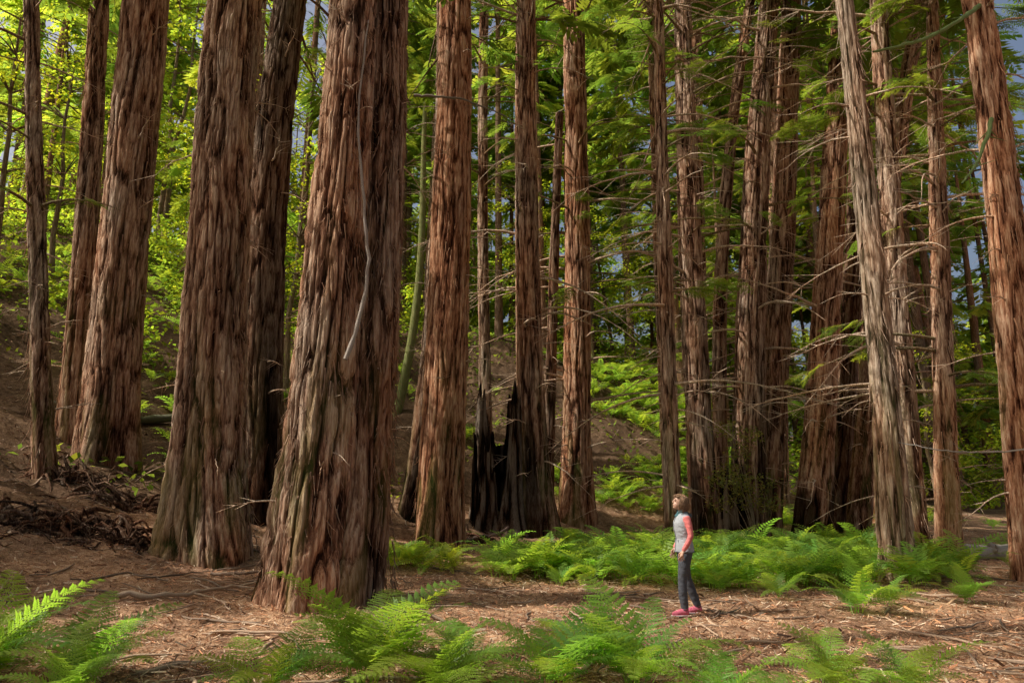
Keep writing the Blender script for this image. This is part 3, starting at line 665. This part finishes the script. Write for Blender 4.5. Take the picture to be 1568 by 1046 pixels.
def cloth(name,c,rough=.85,sc_=90.,lo=.85):
    m,nt,out=mat(name);p=N(nt,'ShaderNodeBsdfPrincipled');p.inputs['Roughness'].default_value=rough
    nf=noise(nt,sc_,3);cc=mix(nt,1.0,c,ramp(nt,nf,[(.3,(lo,)*3),(.7,(1.08,)*3)]),'MULTIPLY');nt.links.new(cc,p.inputs['Base Color'])
    wv=noise(nt,(12.,12.,20.),1);bp=N(nt,'ShaderNodeBump');bp.inputs['Strength'].default_value=.6 if rough>.6 else .03;bp.inputs['Distance'].default_value=.03
    nt.links.new(wv,bp.inputs['Height']);nt.links.new(bp.outputs[0],p.inputs['Normal']);nt.links.new(p.outputs[0],out.inputs[0]);return m
PM=[cloth('skin',(.52,.31,.22),.5,60.,.93),cloth('vest_fabric',(.36,.38,.41)),cloth('shirt_fabric',(.68,.18,.17)),cloth('trouser_fabric',(.06,.064,.078)),
    cloth('shoe_fabric',(.55,.12,.18)),cloth('shoe_sole',(.6,.58,.56)),cloth('scarf_fabric',(.07,.17,.19))]
for m in PM:me.materials.append(m)
for p in me.polygons:
    p.use_smooth=True;c,i,d=kd.find(p.center);li=kl[i];z_=p.center.z
    if li in (1,3) and abs(p.center.y)<.19: li=1 if z_>.853 else 3
    if li in (4,5): li=5 if z_<.021 else 4
    p.material_index=li
me.name='body'
root=bpy.data.objects.new('hiker_woman',None);sc.collection.objects.link(root)
body=bpy.data.objects.new('body',me);sc.collection.objects.link(body);body.parent=root
hb=B();v,f=ell(hp(-.028,0,.032),(.094,.083,.096),tl);hb.add(v,f);v,f=ell(hp(-.055,0,-.05),(.055,.07,.08),tl);hb.add(v,f)
HM=tint_mat('hair_strands',.6)
hcol=np.array((.17,.097,.05));hb.C[0][:]=hcol*.7;hb.C[1][:]=hcol*.7
for q in range(1000):
    front=q<120
    a=rng.uniform(math.radians(62),math.radians(298)) if not front else rng.uniform(-1.1,1.1);L_=rng.uniform(.75,1.15) if not front else rng.uniform(.38,.5)
    t=np.linspace(0,1,8)*L_
    r=np.interp(t,[0,.35,.6,.8,1.15],[.01,.085,.105,.108,.095])*rng.uniform(.93,1.13)
    z=np.interp(t,[0,.35,.6,.8,1.15],[.122,.085,.02,-.05,-.14])
    X_=-.02+r*np.cos(a)+(.012 if front else 0);Y_=r*.9*np.sin(a)
    wv=rng.normal(0,.006,(8,3))*np.linspace(.2,1,8)[:,None]
    P=np.array([hp(x,y,zz) for x,y,zz in zip(X_,Y_,z)])+wv
    tube(hb,P,.0042*(1.2-t/1.3),4,0,hcol*rng.uniform(.6,2.1),1)
hair=hb.build('hair',[HM]);hair.parent=root
eb=B()
for s in (-1,1):
    v,f=ell(hp(.079,s*.029,.006),(.007,.010,.006));eb.add(v,f,0,(.04,.03,.025))
    v,f=ell(hp(.082,s*.032,.026),(.005,.016,.003));eb.add(v,f,0,(.10,.06,.04))
v,f=ell(hp(.088,0,-.057),(.004,.017,.004));eb.add(v,f,0,(.40,.15,.13))
eyes=eb.build('face_features',[tint_mat('eyes_lips',.3)]);eyes.parent=root
vb=B();z=np.linspace(.87,1.37,12);tube(vb,np.stack([np.interp(z,[.86,.93,1.04,1.16,1.26,1.33,1.375],[.128,.126,.109,.138,.135,.101,.064]),0*z,z],1),.005+0*z,6,0,(.05,.05,.06))
a=np.linspace(0,2*math.pi,30);tube(vb,np.stack([.128*np.cos(a),.176*np.sin(a),.858+0*a],1),.009+0*a,6,0,(.16,.18,.20))
for s in (-1,1):
    tube(vb,np.array([(.095,s*.09,.95),(.108,s*.06,1.02)]),np.array([.004,.004]),6,0,(.08,.09,.1))
v,f=ell((-.09,0,1.345),(.045,.08,.045));vb.add(v,f,0,(.06,.07,.08))
vt=vb.build('vest_trim',[tint_mat('trim',.8)]);vt.parent=root
px,py=2.46,10.15
root.location=(px,py,tz(px,py)+.012);root.rotation_euler=(0,0,math.radians(180+6))
print('verts',sum(len(o.data.vertices) for o in sc.objects if o.type=='MESH'))
